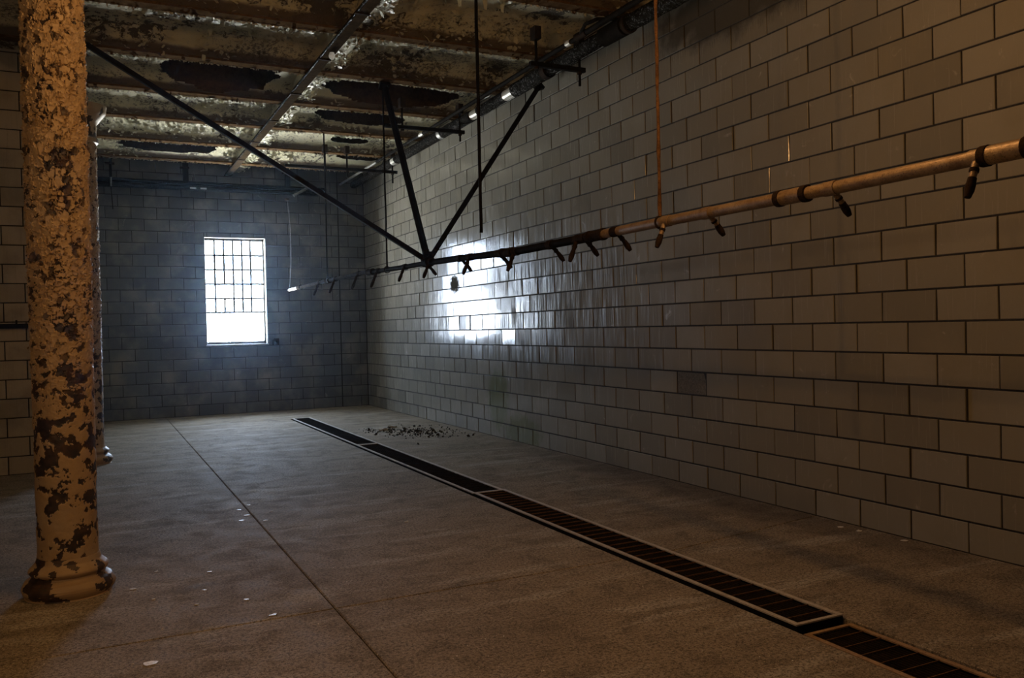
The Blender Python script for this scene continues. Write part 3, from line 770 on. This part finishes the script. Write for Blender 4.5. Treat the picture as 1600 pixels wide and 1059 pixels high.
t = tag(empty('switch_box', (-1.73, 15.92, 1.27)), 'small black box on the end wall beside the lower window corner', 'box')
m = MB(); m.box((-.05, -.05, -.06), (.05, .005, .06)); m.build('case', BLACK, t)
m = MB(); m.box((-.055, -.056, -.065), (.055, -.05, .065)); m.build('cover_plate', DARKJOINT, t)
MB().tube([(0, -.056, .0), (0, -.072, .008)], .008, 8).build('toggle', BLACK, t)

# conduit channel along the ceiling, with its bulb
t = tag(empty('ceiling_conduit', (-2.50, 8, 4.27)), 'straight conduit channel running under the ceiling beams', 'conduit')
m = MB(); m.box((-.045, 2.0-8, -.02), (.055, 15.85-8, .03)); m.build('channel', CHANNEL, t)
MB().tube([(-.055, 2.0-8+13.85*i/40, -.012+.005*noise.noise(Vector((i*.9, 0, 2)))) for i in range(41)], .011, 8).build('conduit_tube', WRAP, t, True)
for y in np.arange(3.2, 15.8, 1.385): m = MB(); m.box((-.075, y-8-.015, -.03), (.06, y-8+.015, -.018)); m.build('strap', DARKJOINT, t)
t = tag(empty('light_bulb', (-2.49, 8.50, 4.285)), 'bare unlit glass bulb under the ceiling conduit', 'bulb')
MB().lathe([(.001, -.105), (.018, -.10), (.030, -.085), (.033, -.070), (.028, -.05), (.017, -.025), (.014, -.01)], 16).build('glass', BULB, t, True)
MB().lathe([(.016, -.012), (.024, -.01), (.024, .018), (.03, .02)], 12).build('socket', DARKJOINT, t, True)

# ------------------------------------------------------------------ wall stubs, flakes and crumbs
def chip(loc, s, label, group, mat=WHITE, name='paint_flake', cat='flake', thick=.0025):
    bm = bmesh.new(); n = random.randint(6, 8); a0 = random.uniform(0, 6.28)
    lo = []; hi = []
    for k in range(n):
        a = a0+2*math.pi*k/n; r_ = s*random.uniform(.6, 1.15); x, y = r_*math.cos(a)*1.5, r_*math.sin(a)
        lo.append(bm.verts.new((x*.9, y*.9, 0))); hi.append(bm.verts.new((x, y, thick*random.uniform(.7, 1.8))))
    bm.faces.new(lo[::-1]); ct = bm.verts.new((0, 0, thick*1.1))
    for k in range(n):
        bm.faces.new((lo[k], lo[(k+1) % n], hi[(k+1) % n], hi[k])); bm.faces.new((hi[k], hi[(k+1) % n], ct))
    me = bpy.data.meshes.new(name); bm.to_mesh(me); bm.free(); me.materials.append(mat)
    o = link(name, me); o.location = loc; o.rotation_euler = (0, 0, random.uniform(-.4, .4)); return tag(o, label, cat, group)
chip((-4.537, 4.04, 0), .026, 'largest white paint flake on the floor, in front of the column', None)
G1 = 'white paint flakes on the floor around the column'
for (x, y), lab in (((-4.56, 5.28), 'tiny white paint flake touching the shadow beside the column base'), ((-4.42, 5.60), 'small white paint flake beside the column base, towards the window'),
        ((-4.47, 5.02), 'small white paint flake just in front of the column base'), ((-4.27, 4.80), 'small white paint flake between the column base and the cross joint'),
        ((-4.20, 5.05), 'small white paint flake a stride right of the column base'), ((-4.13, 5.42), 'white paint flake farther right of the column base, level with it'),
        ((-4.02, 4.75), 'white paint flake midway from the column to the crossing of the joints'), ((-3.94, 4.42), 'white paint flake lying on the cross joint of the floor')):
    chip((x, y, 0), random.uniform(.008, .016), lab, G1)
G2 = 'white flecks along the floor joint'
for (x, y), lab in (((-3.60, 7.35), 'farthest white fleck beside the long floor joint, on its drain side'), ((-3.70, 7.20), 'farthest white fleck on the column side of the long floor joint'),
        ((-3.48, 7.00), 'white fleck lying a little off the long floor joint towards the drain'), ((-3.68, 6.95), 'white fleck close to the long floor joint on its column side'),
        ((-3.74, 6.78), 'nearest white fleck on the column side of the long floor joint'), ((-3.58, 6.68), 'nearest white fleck on the drain side of the long floor joint')):
    chip((x, y, 0), random.uniform(.010, .02), lab, G2)
G3 = 'white flakes at the foot of the tiled wall'
for (x, y), lab in (((-.12, 4.27), 'pale flake at the foot of the tiled wall, farthest of three'), ((-.10, 4.13), 'pale flake at the foot of the tiled wall, middle of three'), ((-.06, 3.80), 'pale flake at the foot of the tiled wall, nearest of three')):
    chip((x, y, 0), random.uniform(.014, .02), lab, G3)
chip((-2.66, 6.06, 0), .014, 'lone white flake in the middle of the floor slab', None)
for (x, y, s), lab in (((-1.03, 11.75, .05), 'pale plaster chunk among the dark crumbs, nearer the drain'), ((-.80, 12.0, .05), 'pale plaster chunk behind the dark crumbs')):
    chip((x, y, 0), s, lab, None, RAIL, 'plaster_chunk', 'plaster', .02)
m = MB()
for _ in range(420):
    x = random.gauss(-.72, .30)-.0; y = random.gauss(11.3, .36)+(x+.75)*-.5; s = random.uniform(.004, .017)*(1 if random.random() < .8 else 1.8)
    if x > -.08 or x < -1.42: continue
    q = Matrix.Rotation(random.uniform(0, 6), 3, Vector((random.random(), random.random(), random.random()+.1)).normalized())
    vs = [q @ Vector(v) for v in ((s,0,0),(-s,0,0),(0,s*.8,0),(0,-s*.9,0),(0,0,s*.55),(0,0,-s*.5))]
    m.poly([v+Vector((x, y, s*.5)) for v in vs], [(0,2,4),(2,1,4),(1,3,4),(3,0,4),(2,0,5),(1,2,5),(3,1,5),(0,3,5)])
o = stuff(m.build('rubble_crumbs', CRUMB)); tag(o, 'scatter of dark crumbs on the floor near the tiled wall', 'rubble')
m = MB()
for _ in range(650):
    x = random.uniform(-5.5, -.2); y = random.uniform(2.2, 10); s = random.uniform(.0015, .005)
    if TL-.03 < x < TR+.03: continue
    if noise.noise(Vector((x*1.3, y*.8, 5))) < -.1: continue
    a = random.uniform(0, 6); c, d = s*math.cos(a), s*math.sin(a)
    m.poly([(x+c, y+d, .0005), (x-d, y+c, .0005), (x-c, y-d, .0005), (x+d, y-c, .0005), (x, y, .003)], [(0,1,4),(1,2,4),(2,3,4),(3,0,4)])
o = stuff(m.build('paint_dust', WHITE)); tag(o, 'tiny pale grit sprinkled over the concrete floor', 'grit')

# thin haze volume added to imitate the bluish lens bloom round the window
hz = bpy.data.materials.new('bloom_haze'); hz.use_nodes = True; hn = hz.node_tree.nodes; hn.remove(hn['Principled BSDF'])
vs_ = hn.new('ShaderNodeVolumeScatter'); vs_.inputs['Color'].default_value = (.50, .74, 1, 1); vs_.inputs['Density'].default_value = .0011; vs_.inputs['Anisotropy'].default_value = .915
hz.node_tree.links.new(vs_.outputs[0], hn['Material Output'].inputs['Volume'])
m = MB(); m.box((XL-.4, Y0-.4, -.6), (.4, YB+.15, 5.0)); o = stuff(m.build('bloom_haze', hz))
tag(o, 'faint bluish haze added as the bloom round the bright window', 'haze')
